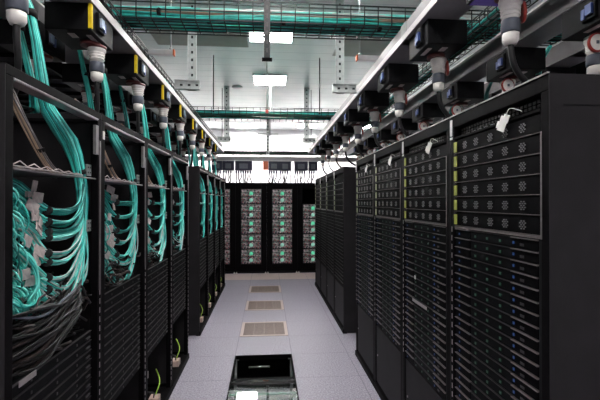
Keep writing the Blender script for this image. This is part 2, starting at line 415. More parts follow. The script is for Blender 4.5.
for n, y0 in enumerate(right_y):
    near = n < 4
    lab = ['black server rack nearest on the right, its charcoal side panel filling the picture edge', 'second black server rack on the right from the photographer', 'third black server rack on the right from the photographer', 'fourth black server rack on the right, its far side facing the gap', 'black server rack on the right just past the gap', 'second black server rack past the gap on the right', 'third black server rack past the gap on the right', 'last black server rack on the right, beside the end racks'][n]
    r, X, Y, ox, oy = rack_shell(1, FXR, y0, lab, False, 'server_rack', near, 'right-hand row of server racks')
    # silver frame around the fan modules
    fm = MB()
    fm.box(X(.0), X(.014), Y(.0455), Y(.702), 1.500, 1.508, 'lip').box(X(-.002), X(-.0005), Y(.038), Y(.0455), 1.500, 1.875, 'lip')
    fm.box(X(-.002), X(.014), Y(.7025), Y(.7065), 1.500, 1.946, 'dimlip')
    fm.build('bezel_frame', r)
    MB().box(X(.004), X(.03), Y(.0455), Y(.062), .55, 1.498, 'inside').build('filler_strip', r)
    slots(r, X, Y, .728, .58, 1.495, k='silver' if near else 'post')
    for q in range(6):
        z = 1.512 + .0725*q
        MB().box(X(-.004), X(-.0005), Y(.674), Y(.703), z+.006, z+.056, 'lime' if n in (0,1) else 'limepale').build('lime_label', r)
    MB().box(X(.006), X(.022), Y(.047), Y(.7085), .07, .55, 'panel').box(X(.0), X(.008), Y(.708), Y(.7095), .07, .55, 'black').build('blanking_panel', r)
    MB().box(X(.002), X(.008), Y(.66), Y(.672), .30, .312, 'silver').build('latch', r)
    MB().box(X(-.006), X(-.001), Y(.725), Y(.742), 1.968, 2.050, 'paper').box(X(-.004), X(-.001), Y(.722), Y(.748), 1.950, 1.962, 'paper').build('white_strip', r)
    MB().box(X(.0), X(.03), Y(.047), Y(.7085), 1.948, 1.958, 'black').build('cross_bar', r)
    # network switch in the top bay
    sw = empty('network_switch', (ox+X(.03), oy+Y(.08), 1.960)); tag(sw, f'flat black network switch in the top bay of the {RN[n]}', 'network switch', 'network switches in the right-hand racks')
    m = MB().box(.0, .35, 0, .61, 0, .044, 'server'); m.build('chassis', sw)
    m = MB()
    for a in range(24 if near else 8):
        for c in range(2):
            st = .61/(24 if near else 8)
            m.box(-.003, -.0002, .006+a*st, .006+a*st+st*.6, .012+c*.016, .022+c*.016, 'dimlip' if near else 'server_grey')
    m.build('port_row', sw)
    if near:
        m = MB()
        for a in range(5): m.box(-.004, -.0004, .30+a*.055, .335+a*.055, .001, .008, 'paper')
        m.build('port_labels', sw)
        t = empty('paper_tag', (ox+X(-.006), oy+Y(.25), 1.955)); tag(t, f'crumpled white paper tag hanging on the front of the {RN[n]}', 'paper tag', 'white tags hanging on right-hand racks')
        m = MB(); m.box(-.002, 0, -.02, .035, -.045, .015, 'paper'); m.box(-.006, -.002, -.030, .008, -.008, .024, 'paper'); m.box(-.004, -.002, .03, .045, -.038, -.01, 'paper')
        o = m.build('sheet', t); o.rotation_euler = (.35, .15, 0)
        MB().tube(curve_pts([(-.004, -.01, .01), (-.012, -.05, .035), (-.004, -.09, .022), (-.001, -.11, .012)], 12), .0016, 'paper', 5).build('string', t)
    if n == 0: MB().box(X(.05), X(RD-.02), Y(-.0015), Y(.0), 1.957, 1.962, 'inside').build('panel_seam', r)
    # contents
    for q in range(6):
        p = (ox+X(0), oy+Y(.700), 1.5105 + .0725*q)
        if near:
            if fanP is None: fanP = fan_module(p); fanC = cache_of(fanP); o = fanP
            else: o = copy_tree(fanP, None, fanC); o.location = p
        else:
            if fanQ is None: fanQ = fan_module(p, False); o = fanQ
            else: o = fanQ.copy(); COL.objects.link(o); o.location = p
        tag(o, f'black fan module in the {RN[n]}, {ORD[5-q]} from top', 'fan module', 'fan modules in the right-hand racks')
    for q in range(21):
        p = (ox+X(0), oy+Y(.705), 1.4985 - .0445*(q+1))
        if near:
            if srvP is None: srvP = right_server(p); srvC = cache_of(srvP); o = srvP
            else: o = copy_tree(srvP, None, srvC); o.location = p
        else:
            if srvQ is None: srvQ = right_server(p, False); o = srvQ
            else: o = srvQ.copy(); COL.objects.link(o); o.location = p
        tag(o, f'thin black server in the {RN[n]}, {ORD[q]} below the fan modules', 'server', 'thin servers in the right-hand racks')
# labels stuck on servers: long pale label on the second rack, small white one on a server of the fourth
o = MB().box(FXR-.003, FXR-.0015, 2.375, 2.615, .985, 1.005, 'silver').build('long_label'); 
tag(o, 'long pale label strip stuck across servers of the second right-hand rack', 'label')
o = MB().box(FXR-.003, FXR-.0015, 2.555, 2.580, 1.135, 1.158, 'paper').build('small_sticker'); tag(o, 'small white square sticker on a server of the second right-hand rack', 'sticker')

# ---- left-hand racks
LN = ['nearest left-hand rack', 'second left-hand rack', 'third left-hand rack', 'fourth left-hand rack', 'fifth left-hand rack past the gap', 'sixth left-hand rack', 'seventh left-hand rack', 'farthest left-hand rack']
left_y = [1.355 + RW*i for i in range(4)] + [5.08 + RW*i for i in range(4)]
def left_server(loc, parts):
    h = .0415; w = .625
    m = MB().box(-.60, -.012, 0, w, 0, h, 'server').box(-.012, -.004, .003, w-.003, .003, h-.005, 'server_grey').box(-.012, -.002, .003, w-.003, h-.003, h, 'dimlip')
    if not parts: return m.build('compute_node', None, loc)
    r = empty('compute_node', loc); m.build('chassis', r)
    for s in (.12, .3, .47): MB().box(-.004, -.002, s, s+.009, .014, .024, 'dimlip').build('indicator_light', r)
    MB().box(-.004, .002, .56, .60, .012, .02, 'dimlip').build('pull_tab', r)
    return r
lsP = lsQ = None; lsC = None
def strand_bundle(mb, ctrl, n, spread, r, keys, jit=.006, pts=18, sides=5, fan=None):
    """n roughly parallel cords along control points; fan = per control spread multipliers"""
    fan = fan or [1]*len(ctrl)
    for i in range(n):
        a = random.random()*6.283; q = math.sqrt(random.random())*spread
        dx, dy = math.cos(a)*q, math.sin(a)*q
        c = [(p[0]+dx*f*.6+random.uniform(-jit, jit)*.5, p[1]+dy*f+random.uniform(-jit, jit), p[2]+random.uniform(-jit, jit)+dx*f*.6) for p, f in zip(ctrl, fan)]
        mb.tube(curve_pts(c, pts), r, random.choice(keys), sides)
for n, y0 in enumerate(left_y):
    near = n < 4
    lab = ['black open rack nearest on the left, crowded with aqua fibre cables', 'second open rack on the left from the photographer', 'third open rack on the left from the photographer', 'fourth open rack on the left, before the gap', 'open rack on the left just past the gap', 'second open rack past the gap on the left', 'third open rack past the gap on the left', 'last open rack on the left, beside the end racks'][n]
    r, X, Y, ox, oy = rack_shell(-1, FXL, y0, lab, True, 'server_rack', near, 'left-hand row of open racks')
    # silver corner strips on the far post, white label
    MB().box(X(-.004), X(.0), Y(RW-.030), Y(RW-.018), 1.20, 1.93, 'post').build('post_trim', r)
    MB().box(X(-.004), X(.01), Y(RW-.075), Y(RW-.0455), 1.86, 2.0, 'post').build('corner_bracket', r)
    if n == 1: MB().box(X(-.003), X(-.001), Y(.012), Y(.035), 1.945, 1.985, 'paper').build('white_label', r)
    slots(r, X, Y, RW-.024, .10, 1.19, k='silver' if near else 'post')
    for zb_ in (1.755, 1.49):
        m = MB().box(X(.03), X(.036), Y(RW-.095), Y(RW-.046), zb_, zb_+.055, 'galv')
        for q_ in (.012, .036): m.box(X(.028), X(.0298), Y(RW-.085), Y(RW-.078), zb_+q_, zb_+q_+.008, 'wire').box(X(.028), X(.0298), Y(RW-.063), Y(RW-.056), zb_+q_, zb_+q_+.008, 'wire')
        m.build('perforated_bracket', r)
    sh = MB().tube([(X(.012), Y(.046), 1.742), (X(.012), Y(RW-.046), 1.742)], .004, 'silver', 8)
    sh.box(X(.02), X(.30), Y(.046), Y(RW-.22), 1.738, 1.742, 'post'); sh.build('cable_shelf', r)
    if near:
        m = MB()
        for q in range(5):
            yy = .08+.07*q
            m.tube([(X(.03), Y(yy), 1.748), (X(.14), Y(yy+.07), 1.748)], .004, 'silver', 5); m.tube([(X(.14), Y(yy), 1.748), (X(.03), Y(yy+.07), 1.748)], .003, 'tan', 5)
        m.build('shelf_lacing', r)
        m = MB().box(X(.004), X(.010), Y(.046), Y(.56), 1.747, 1.752, 'silver')
        for q in range(6):
            a_, b_ = .05+.085*q, .05+.085*(q+1); h_ = .016*(1-q/6.5)
            m.tube([(X(.007), Y(a_), 1.752), (X(.007), Y((a_+b_)/2), 1.752+h_), (X(.007), Y(b_), 1.752)], .0024, 'tagpink', 5)
        m.build('lacing_bar', r)
    # nodes
    for q in range(14 if n else 11):
        p = (ox+X(.012), oy+Y(.055), (1.112 if n else .9785) - .0445*q)
        if near:
            if lsP is None: lsP = left_server(p, True); lsC = cache_of(lsP); o = lsP
            else: o = copy_tree(lsP, None, lsC); o.location = p
        else:
            if lsQ is None: lsQ = left_server(p, False); o = lsQ
            else: o = lsQ.copy(); COL.objects.link(o); o.location = p
        tag(o, f'black compute node in the {LN[n]}, {ORD[q]} below the tangled cables', 'server', 'compute nodes in the left-hand racks')
    # bottom sockets
    s = empty('power_socket', (ox+X(.06), oy+Y(.44), .05)); tag(s, f'pale power socket block in the bottom of the {LN[n]}', 'power socket', 'socket blocks at the foot of left-hand racks')
    MB().box(-.035, .035, -.045, .045, 0, .055, 'socket').box(.035, .037, -.03, -.01, .02, .04, 'tagpink').box(.035, .037, .01, .03, .02, .04, 'tagpink').build('housing', s, bevel=.004)
    MB().tube(curve_pts([(0, .03, .055), (.02, .07, .12), (.0, .14, .15), (-.04, .2, .19)], 14), .005, 'earthwire', 6).build('earth_wire', s)
    MB().tube(curve_pts([(0, -.02, .055), (.01, -.06, .11), (-.02, -.13, .15), (-.06, -.18, .2)], 14), .006, 'blackcable', 6).build('supply_cable', s)
    o = MB().tube([(ox+X(.10), oy+Y(.30), .05), (ox+X(.10), oy+Y(.30), .36)], .014, 'dimlip', 10).box(ox+X(.075), ox+X(.125), oy+Y(.27), oy+Y(.33), .30, .35, 'tagpink').build('power_connector')
    tag(o, f'grey upright power connector in the bottom of the {LN[n]}', 'power connector', 'upright connectors at foot of left-hand racks')
    # ---- hanging fibre trunk entering the roof and turning down the far side
    k = 5 if not near else 7
    cnt = [90, 64, 42, 30, 14, 12, 8, 8][n]
    tr = empty('fibre_cable_bundle', (-(FXL+.14), y0+.45, 2.0)); tx, ty, tz = tr.location
    tag(tr, f'thick aqua fibre trunk hanging down inside the {LN[n]}', 'cable bundle', 'aqua fibre trunks in the left-hand racks')
    P = lambda d, s_, z: (-(FXL+d)-tx, y0+s_-ty, z-tz)
    path = [P(.46, .46, 2.92), P(.40, .45, 2.76), P(.26, .43, 2.60), P(.17, .44, 2.44), P(.14, .48, 2.16), P(.13, .52, 2.03), P(.08, .60, 1.90), P(.055, .645, 1.76), P(.05, .66, 1.62), P(.055, .655, 1.45), P(.06, .65, 1.30)]
    mb = MB(); strand_bundle(mb, path, cnt, .042, (.0036 if n < 2 else .0045) if near else .006, ['teal', 'teal', 'teallight', 'tealdark'], .006, 27, k, [.4, .4, .4, .36, .7, .8, 1.05, .8, .8, .8, .7])
    mb.build('cords', tr)
    t = MB(); t.lathe([(.026, -.015), (.026, .015)], 'tie', P(.168, .445, 2.42), (.03, -.05, 1), 12); t.lathe([(.030, -.011), (.030, .011)], 'tie', P(.057, .642, 1.77), (-.12, -.30, 1), 12); t.build('cable_tie', tr)
    if near:
        t2 = empty('beige_cable_bundle', (-(FXL+.12), y0+.40, 2.0)); tag(t2, f'slim beige cable bundle beside the aqua trunk in the {LN[n]}', 'cable bundle', 'beige bundles in left-hand racks')
        tx2, ty2, tz2 = t2.location
        P2 = lambda d, s_, z: (-(FXL+d)-tx2, y0+s_-ty2, z-tz2)
        mb = MB(); strand_bundle(mb, [P2(.30, .36, 2.22), P2(.24, .37, 2.16), P2(.20, .38, 2.05), P2(.16, .42, 1.93), P2(.12, .48, 1.80), P2(.10, .54, 1.748)], 12, .016, .0035, ['tan', 'tan', 'post'], .004, 18, 5)
        mb.build('cords', t2); MB().lathe([(.018, -.008), (.018, .008)], 'tie', P2(.135, .46, 1.85), (-.05, -.4, 1), 10).build('cable_tie', t2)
    # ---- swept patch bundles from the ports to the trunk
    nb = [11, 8, 6, 6, 3, 3, 2, 2][n]
    for q in range(nb):
        f = q/(nb-1) if nb > 1 else 0
        z_s = 1.70 - .36*f + random.uniform(-.012, .012); z_e = 1.66 - .38*f
        sag = .05 + .11*f + random.uniform(-.02, .03)
        s_s = .10 + .10*random.random()
        e = empty('patch_cable_bundle', (-(FXL+.1), y0+.3, z_s)); bx, by, bz = e.location
        tag(e, f'aqua patch cords swept sideways in the {LN[n]}, {ORD[q]} from top', 'patch cords', 'swept aqua patch cords in left-hand racks')
        Q = lambda d, s_, z: (-(FXL+d)-bx, y0+s_-by, z-bz)
        cc = [Q(.16, s_s, z_s+.01), Q(.11, s_s+.10, z_s-.01), Q(.07, .36, min(z_s, z_e)-sag*.8), Q(.045, .50, z_e-sag), Q(.035, .595, z_e-.035), Q(.045, .64, z_e+.05), Q(.055, .65, z_e+.12)]
        mb = MB(); strand_bundle(mb, cc, [17, 13, 9, 8, 6, 6, 5, 5][n], .019, (.0029 if n < 2 else .0038) if near else .0055, ['teal', 'teallight', 'teallight', 'teal', 'whitecable'] if q > 2 else ['teal', 'teal', 'teallight', 'tealdark'], .006, 21, 5, [1.8, 1.2, 1, 1, 1, 1, 1])
        mb.build('cords', e)
        if near:
            tg = MB().box(-.002, .002, -.030, .030, -.021, .021, 'tagpink').build('cable_tag', e, Q(.065, s_s+.12+.05*random.random(), z_s-.005), .002); tg.rotation_euler = (random.uniform(-.7, .2), random.uniform(-.2, .2), random.uniform(-.4, .3))
            MB().lathe([(.019, -.008), (.019, .008)], 'tie', Q(.06, .37, min(z_s, z_e)-sag*.87), (0, 1, -.25), 10).build('cable_tie', e)
    # loose drooping cords
    if near:
        for q in range(6 if n == 0 else 3):
            e = empty('patch_cable', (-(FXL+.06), y0+.4, 1.3)); bx, by, bz = e.location
            tag(e, f'single aqua cord drooping low in the {LN[n]}, {ORD[q]} of its loose loops', 'patch cord', 'loose drooping aqua cords in left-hand racks')
            Q = lambda d, s_, z: (-(FXL+d)-bx, y0+s_-by, z-bz)
            a = random.uniform(.16, .26); b0 = random.uniform(1.30, 1.42); lo = random.uniform(1.20, 1.27)
            MB().tube(curve_pts([Q(.1, a, b0), Q(.06, a+.12, lo+.06), Q(.04, .48, lo), Q(.03, .64, lo+.05), Q(.03, .67, lo+.16), Q(.05, .66, lo+.32)], 24), .0032, random.choice(['teallight', 'teal', 'whitecable']), 6).build('cord', e)
        # port-side vertical clumps
        e = empty('patch_cable_loops', (-(FXL+.1), y0+.12, 1.5)); bx, by, bz = e.location
        tag(e, f'looping aqua cords clustered at the near side of the {LN[n]}', 'patch cords', 'looping clusters in left-hand racks')
        mb = MB()
        for q in range(80 if n == 0 else 30):
            zz = random.uniform(1.28, 1.70); ss = random.uniform(.06, .17); dd = random.uniform(.07, .16); l = random.uniform(.05, .12)
            Q = lambda d, s_, z: (-(FXL+d)-bx, y0+s_-by, z-bz)
            mb.tube(curve_pts([Q(dd+.05, ss-.01, zz), Q(dd-.03, ss, zz-.01), Q(dd-.05, ss+.02, zz-l*.6), Q(dd-.03, ss+.045, zz-l), Q(dd, ss+.08, zz-l*.9)], 14), .0034, random.choice(['teallight', 'teal', 'teallight', 'tealdark']), 5)
        mb.build('cords', e)
        for q in range(11 if n == 0 else 6):
            mb = MB(); zz = random.uniform(1.3, 1.68); ss = random.uniform(.1, .32); dd = .085+random.uniform(-.02, .05)
            mb.box(-(FXL+dd)-bx, -(FXL+dd+.012)-bx, y0+ss-by, y0+ss+random.uniform(.03, .05)-by, zz-bz, zz+.022-bz, random.choice(['tagpink', 'galv'])); mb.build('connector_shell', e)
        if n == 0:
            e = empty('patch_cable_bundle', (-(FXL+.1), y0+.2, 1.2)); bx, by, bz = e.location
            tag(e, 'bright aqua bundle low in the nearest left-hand rack above the black tangle', 'patch cords', 'swept aqua patch cords in left-hand racks')
            mb = MB(); Q = lambda d, s_, z: (-(FXL+d)-bx, y0+s_-by, z-bz)
            strand_bundle(mb, [Q(.12, .05, 1.34), Q(.06, .10, 1.29), Q(.05, .18, 1.245), Q(.045, .26, 1.25), Q(.08, .30, 1.30)], 22, .022, .0045, ['teallight', 'teal'], .006, 16, 6); mb.build('cords', e)
            strand2 = MB(); strand_bundle(strand2, [Q(.07, .20, 1.46), Q(.05, .255, 1.40), Q(.045, .275, 1.32), Q(.06, .24, 1.26)], 9, .012, .004, ['teallight', 'teal'], .006, 14, 6); strand2.build('side_cords', e)
    # black tangle over the nodes
    mb = MB(); lo_ = 1.162 if n else 1.03
    for q in range([260, 130, 80, 55, 16, 12, 8, 8][n]):
        s0 = random.uniform(.07, .62); z0 = random.uniform(lo_+.01, 1.27); d0 = random.uniform(.04, .24); pts = []
        dz = random.uniform(-.10, .06); ds = random.choice([-1, 1, 1])*random.uniform(.08, .25)
        for j in range(4):
            t_ = j/3
            pts.append((-(FXL+max(.02, d0+random.uniform(-.05, .05))), y0+min(.69, max(.06, s0+ds*t_+random.uniform(-.03, .03))), max(lo_, z0+dz*t_+random.uniform(-.025, .03))))
        mb.tube(curve_pts(pts, 12), random.uniform(.004, .0065) if near else .008, random.choice(['blackcable', 'blackcable', 'browncable', 'blackcable', 'tagpink' if q % 9 == 0 else 'browncable']), 5)
    if n == 0:
        for q in range(60):   # cords sagging across the front of the bay, down toward the near side
            za = random.uniform(1.10, 1.27); zb_ = za-random.uniform(.05, .16); zb_ = max(.995, zb_); dd = random.uniform(.0, .05)
            mb.tube(curve_pts([(-(FXL+.06+dd), y0+.66, za+.02), (-(FXL+.012+dd), y0+.56, za+random.uniform(-.02, .02)), (-(FXL+.002+dd), y0+.40, (za+zb_)/2+random.uniform(-.02, .04)), (-(FXL+.004+dd), y0+.24, zb_+random.uniform(.0, .05)), (-(FXL+.05+dd), y0+.09, zb_+random.uniform(-.0, .05))], 20), random.uniform(.0045, .0062), random.choice(['blackcable', 'blackcable', 'blackcable', 'browncable', 'collar' if q % 8 == 0 else 'browncable']), 6)
    o = mb.build('power_cable_tangle'); tag(o, f'tangle of black power cables above the nodes in the {LN[n]}', 'cables', 'black cable tangles in left-hand racks', 'stuff')
o = MB().box(-(FXL-.001), -(FXL-.004), 1.43, 1.53, 1.015, 1.035, 'silver').build('silver_handle'); o.rotation_euler = (0,0,0)
tag(o, 'short silver handle bar low on the nearest left-hand rack', 'handle')

# ------------------------------------------------------------------ end row of racks
EY = 9.43; EW = .71
exs = [-1.065-.355, -.355-.355+0.0, .0, .71, 1.42]
exs = [-1.07, -.36, .35, 1.06, 1.77, -1.78]
EN = ['second end rack from left', 'third end rack from left', 'fourth end rack from left', 'fifth end rack from left', 'rightmost end rack', 'leftmost end rack']
chP = None; chC = None
def end_chassis(loc):
    """one enclosure: two lit hubs between mottled node fronts"""
    h = .335
    r = empty('blade_enclosure', loc)
    MB().box(-.225, .225, .0, .6, 0, h, 'inside').build('chassis', r)
    nf = None
    for i in range(4):
        z = .008+i*.082
        for xa, xb in ((-.222, -.07), (-.065, .065), (.07, .222)):
            nf = MB().box(xa, xb, -.012 if abs(xa) > .069 else -.006, 0, z, z+.072, 'mottled').build('node_front', r)
            if abs(xa) > .069: MB().box(xa+.02, xb-.02, -.016, -.012, z+.062, z+.069, 'lip').build('node_handle', nf)
    for z, k in ((.235, 'led_glow'), (.085, 'led_pale')):
        g_ = MB(); g_.lathe([(.0, 0), (.046, .004), (.040, .012), (.022, .020), (.0, .024)], k, (0, -.006, z), (0, -1, 0), 14)
        g_.build('status_light', r)
    return r
for n, cx in enumerate(exs):
    r = empty('end_rack', (cx, EY+.6, 0)); tag(r, f'tall black cabinet facing down the aisle, {EN[n]}', 'server rack', 'cabinets closing the end of the aisle')
    f = MB(); a = EW/2-.0004; i_ = .235
    f.box(-a, -i_, -.6, -.56, .05, 2.07, 'black').box(i_, a, -.6, -.56, .05, 2.07, 'black').box(-i_, i_, -.6, -.56, 1.94, 2.07, 'black').box(-i_, i_, -.6, -.56, .05, .20, 'black')
    f.build('frame', r, bevel=.004)
    MB().box(-a, -a+.01, -.56, .55, .03, 2.06, 'panel').box(a-.01, a, -.56, .55, .03, 2.06, 'panel').box(-a+.01, a-.01, .54, .55, .03, 2.06, 'panel').box(-a+.01, a-.01, -.56, .54, 2.05, 2.06, 'panel').build('enclosure_panels', r)
    MB().box(-a, a, -.59, .55, 0, .03, 'inside').build('plinth', r)
    for sx in (-1, 1):
        MB().lathe([(.02, 0), (.02, .01), (.01, .02), (.01, .035)], 'white', (sx*(a-.025), -.62, .004), (0, 0, 1), 10).build('levelling_foot', r)



    # columns line up at u 251, 281, 312
    for q in range(5):
        z = .215 + .344*q
        if q == 4 and abs(cx-1.06) < .01: continue
        if chP is None: chP = end_chassis((cx, EY+.022, z)); chC = cache_of(chP); o = chP
        else: o = copy_tree(chP, None, chC); o.location = (cx, EY+.022, z)
        tag(o, f'mottled green-lit blade enclosure, {ORD[q]} from floor, {EN[n]}', 'blade enclosure', 'lit blade enclosures in the end row')

# ------------------------------------------------------------------ overhead: busways, tap-off boxes, plugs
def busway(x0, x1, y0, y1, z0, label, h=.12, high=False):
    s = 1 if x0 > 0 else -1
    r = empty('busway', ((x0+x1)/2, (y0+y1)/2, z0)); tag(r, label, 'busway', 'overhead busways')
    c = (x0+x1)/2; w = abs(x1-x0)/2; L = (y1-y0)/2
    MB().box(-w*.9, w*.9, -L, L, .012, h, 'rail').build('housing', r)
    e = -w if s > 0 else w
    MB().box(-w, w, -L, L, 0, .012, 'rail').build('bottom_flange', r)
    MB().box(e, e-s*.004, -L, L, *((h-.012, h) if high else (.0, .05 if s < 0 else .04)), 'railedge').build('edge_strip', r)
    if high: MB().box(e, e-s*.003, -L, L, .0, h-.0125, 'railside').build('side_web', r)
    y = -L+.75
    while y < L-.1:
        MB().box(-w+.006, w-.006, y-.05, y+.05, .0, h+.004, 'galv').build('joint_cover', r); y += 1.53
def tap_box():
    pass
boxP = {}
def tap_off_box(side, x0, y, z1, label, mode, group):
    """x0 aisle-side edge, box hangs under z1; side +1 right, -1 left"""
    key = (side, mode)
    if key not in boxP:
        w, d, h = .24, .31, .145
        r = empty('tap_off_box', (x0, y, z1))
        MB().box(0, side*w, 0, d, -h, 0, 'plastic').build('housing', r, bevel=.004)
        if mode == 'yellow': MB().box(-side*.003, 0, -.001, .016, -h+.01, -.004, 'yellow').box(0, side*.014, -.004, 0, -h+.01, -.004, 'yellow').build('yellow_strip', r)
        m = MB(); m.box(side*.03, side*.055, .07, .19, -h-.003, -h, 'tagpink').build('rating_label', r); MB().box(side*.11, side*.145, .05, .11, -h-.003, -h, 'tagpink').build('rating_label', r)
        bl = MB().box(-side*.018, 0, .06, .15, -.12, -.02, 'plastic').build('breaker_latch', r, bevel=.003); MB().box(-side*.030, -side*.018, .07, .11, -.10, -.05, 'clear' if side < 0 else 'bluepl').build('window', bl); MB().box(-side*.026, -side*.018, .12, .14, -.11, -.06, 'bluepl').build('latch_button', bl)
        MB().lathe([(.055, -.02), (.055, 0)], 'reddark', (side*(.13 if side > 0 else .08), .19, -h), (0, 0, 1), 20).build('socket_flange', r)
        if mode == 'violet': MB().box(side*.01, side*.23, .02, .30, -h-.004, -h-.003, 'violet').build('display', r)  # violet glare on the underside, put in as a faintly glowing sheet
        boxP[key] = (r, cache_of(r)); o = r
    else:
        r, c = boxP[key]; o = copy_tree(r, None, c); o.location = (x0, y, z1)
    return tag(o, label, 'tap-off box', group)
plugP = {}
def plug(side, x, y, z, label, mode, group, cable):
    """hangs from the socket at (x,y,z); cable = control points relative to the gland"""
    r = empty('industrial_plug', (x, y, z)); r.scale = (.88, .88, .94); tag(r, label, 'plug', group)
    key = mode
    if key not in plugP:
        a = MB().lathe([(.054, 0), (.056, -.01), (.056, -.028), (.050, -.034), (.044, -.06), (.040, -.085), (.038, -.10)], 'white', n=20).build('sleeve', r)
        g_ = MB()
        for zz in (-.045, -.062, -.08): g_.lathe([(.049-.05*(-zz-.04), zz-.003), (.049-.05*(-zz-.04), zz+.003)], 'white', n=20)
        g_ = g_.build('ribs', r)
        b_ = MB().lathe([(.043, -.10), (.045, -.105), (.045, -.155), (.041, -.16)], 'collar', n=20).build('collar', r)
        c_ = MB().lathe([(.034, -.16), (.041, -.165), (.041, -.195), (.030, -.215), (.018, -.218)], 'white', n=8).build('gland', r)
        if mode == 'side':      # hinged red lid to the outer side
            d_ = MB().lathe([(.050, 0), (.052, .006), (.050, .016), (.030, .020)], 'red', (side*.058, .01, -.055), (side*.9, -.25, .1), 18).box(side*.035, side*.06, -.012, .012, -.02, .0, 'reddark').build('lid', r)
        elif mode == 'open':    # open lid facing the aisle end, pale disc with square boss
            d_ = MB().lathe([(.052, .0), (.054, -.012), (.052, -.016)], 'red', (-side*.035, -.045, -.05), (0, 1, 0), 22)
            d_.lathe([(.043, -.016), (.043, -.019)], 'white', (-side*.035, -.045, -.05), (0, 1, 0), 22).box(-side*.035-.009, -side*.035+.009, -.066, -.063, -.059, -.041, 'collar')
            d_ = d_.build('lid', r)
        elif mode == 'none':
            d_ = MB().lathe([(.060, -.016), (.060, .0)], 'reddark', n=20).build('locking_ring', r)
        plugP[key] = (a, g_, b_, c_, d_)
    else:
        for q in plugP[key]:
            c = q.copy(); COL.objects.link(c); c.parent = r
    MB().tube(curve_pts([(0, 0, -.21)] + [(p[0], p[1], -.21+p[2]) for p in cable], 18), .015, 'blackcable', 8).build('cable', r)
    return r
Z1 = 2.70
busway(-.935, -1.15, .4, 9.0, Z1, 'inner left busway over the front edge of the left-hand racks', .065)
busway(.905, 1.12, .4, 9.0, Z1, 'inner right busway over the front edge of the right-hand racks')
busway(-1.35, -1.54, .4, 9.0, 2.70, 'outer left busway behind the inner left one', .12, True)
busway(1.60, 1.78, .4, 9.0, 2.655, 'middle right busway behind the inner right one', .14, True)
busway(2.12, 2.30, .4, 9.0, 2.655, 'outermost right busway running beyond the middle one', .14, True)
def nice(i, n): return ORD[i] + ' from the photographer'
for i in range(9):
    y = 1.51 + .765*i
    tap_off_box(-1, -.94, y, Z1-.003, f'black tap-off box with yellow strip under inner left busway, {nice(i,9)}', 'yellow', 'tap-off boxes on the inner left busway')
    plug(-1, -.985, y+.19, Z1-.003-.165, f'white industrial plug hanging under inner left busway, {nice(i,9)}', 'none', 'plugs on the inner left busway', [(.0, .0, -.06), (-.01, .03, -.16), (-.04, .06, -.26), (-.09, .08, -.315)])
    y = 1.54 + .77*i
    if y < 8.5:
        tap_off_box(1, .93, y, Z1-.003, f'black tap-off box under inner right busway, {nice(i,9)}', 'violet' if i == 0 else 'plain', 'tap-off boxes on the inner right busway')
        plug(1, 1.08, y+.20, Z1-.003-.165, f'white industrial plug with red lid under inner right busway, {nice(i,9)}', 'side', 'plugs on the inner right busway', [(.005, .0, -.05), (.03, .01, -.11), (.09, .02, -.17), (.17, .03, -.21), (.26, .05, -.275)])
for i in range(8):
    y = 1.75 + .765*i
    tap_off_box(-1, -1.33, y, 2.697, f'black tap-off box under outer left busway, {nice(i,8)}', 'plain', 'tap-off boxes on the outer left busway')
    plug(-1, -1.46, y+.20, 2.697-.165, f'white industrial plug under outer left busway, {nice(i,8)}', 'none', 'plugs on the outer left busway', [(.0, .0, -.06), (.02, .03, -.14), (.06, .06, -.2), (.08, .08, -.22)])
    y = 1.80 + .77*i
    tap_off_box(1, 1.60, y, 2.652, f'black tap-off box under middle right busway, {nice(i,8)}', 'plain', 'tap-off boxes on the middle right busway')
    plug(1, 1.70, y+.20, 2.652-.165, f'pale plug with open round lid under middle right busway, {nice(i,8)}', 'open', 'plugs on the middle right busway', [(.0, .0, -.06), (.03, .04, -.12), (.06, .1, -.17), (.07, .16, -.2)])
    y = 2.93-RW + RW*i
    tap_off_box(1, 2.10, y, 2.652, f'black tap-off box under outermost right busway, {nice(i,8)}', 'plain', 'tap-off boxes on the outermost right busway')

# ------------------------------------------------------------------ mesh cable trays
def mesh_tray(name_axis, a0, a1, c0, c1, zb, h, label, group, step=.1, wr=.0048, long_n=5):
    """axis 'x': runs along x from a0 to a1, c0..c1 in y; axis 'y': runs along y, c0..c1 in x"""
    r = empty('mesh_cable_tray', ((a0+a1)/2, (c0+c1)/2, zb) if name_axis == 'x' else ((c0+c1)/2, (a0+a1)/2, zb)); tag(r, label, 'cable tray', group)
    ox, oy, oz = r.location
    def P(a, c, z): return (a-ox, c-oy, z-oz) if name_axis == 'x' else (c-ox, a-oy, z-oz)
    m = MB()
    a = a0
    while a <= a1+1e-6:
        m.tube([P(a, c0, zb+h), P(a, c0, zb+.012), P(a, c0+.012, zb), P(a, c1-.012, zb), P(a, c1, zb+.012), P(a, c1, zb+h)], wr, 'wire', 4); a += step
    for i in range(long_n+1):
        c = c0 + (c1-c0)*i/long_n; m.tube([P(a0, c, zb-wr*.5), P(a1, c, zb-wr*.5)], wr, 'wire', 4)
    for z in (h*.45, h*.8, h):
        for c in (c0, c1): m.tube([P(a0, c, zb+z), P(a1, c, zb+z)], wr if z < h else wr*1.3, 'wire', 4)
    m.build('wire_mesh', r)
    return r
mesh_tray('x', -2.2, 3.6, 2.90, 3.16, 2.905, .135, 'near black mesh tray crossing overhead, full of aqua cables', 'mesh trays crossing overhead')
mesh_tray('x', -2.2, 3.0, 6.0, 6.52, 2.905, .10, 'middle mesh tray crossing overhead beyond the ceiling lights', 'mesh trays crossing overhead', wr=.0045)
mesh_tray('x', -2.2, 3.0, 9.955, 10.2, 2.80, .07, 'farthest mesh tray crossing above the end racks', 'mesh trays crossing overhead', wr=.005)
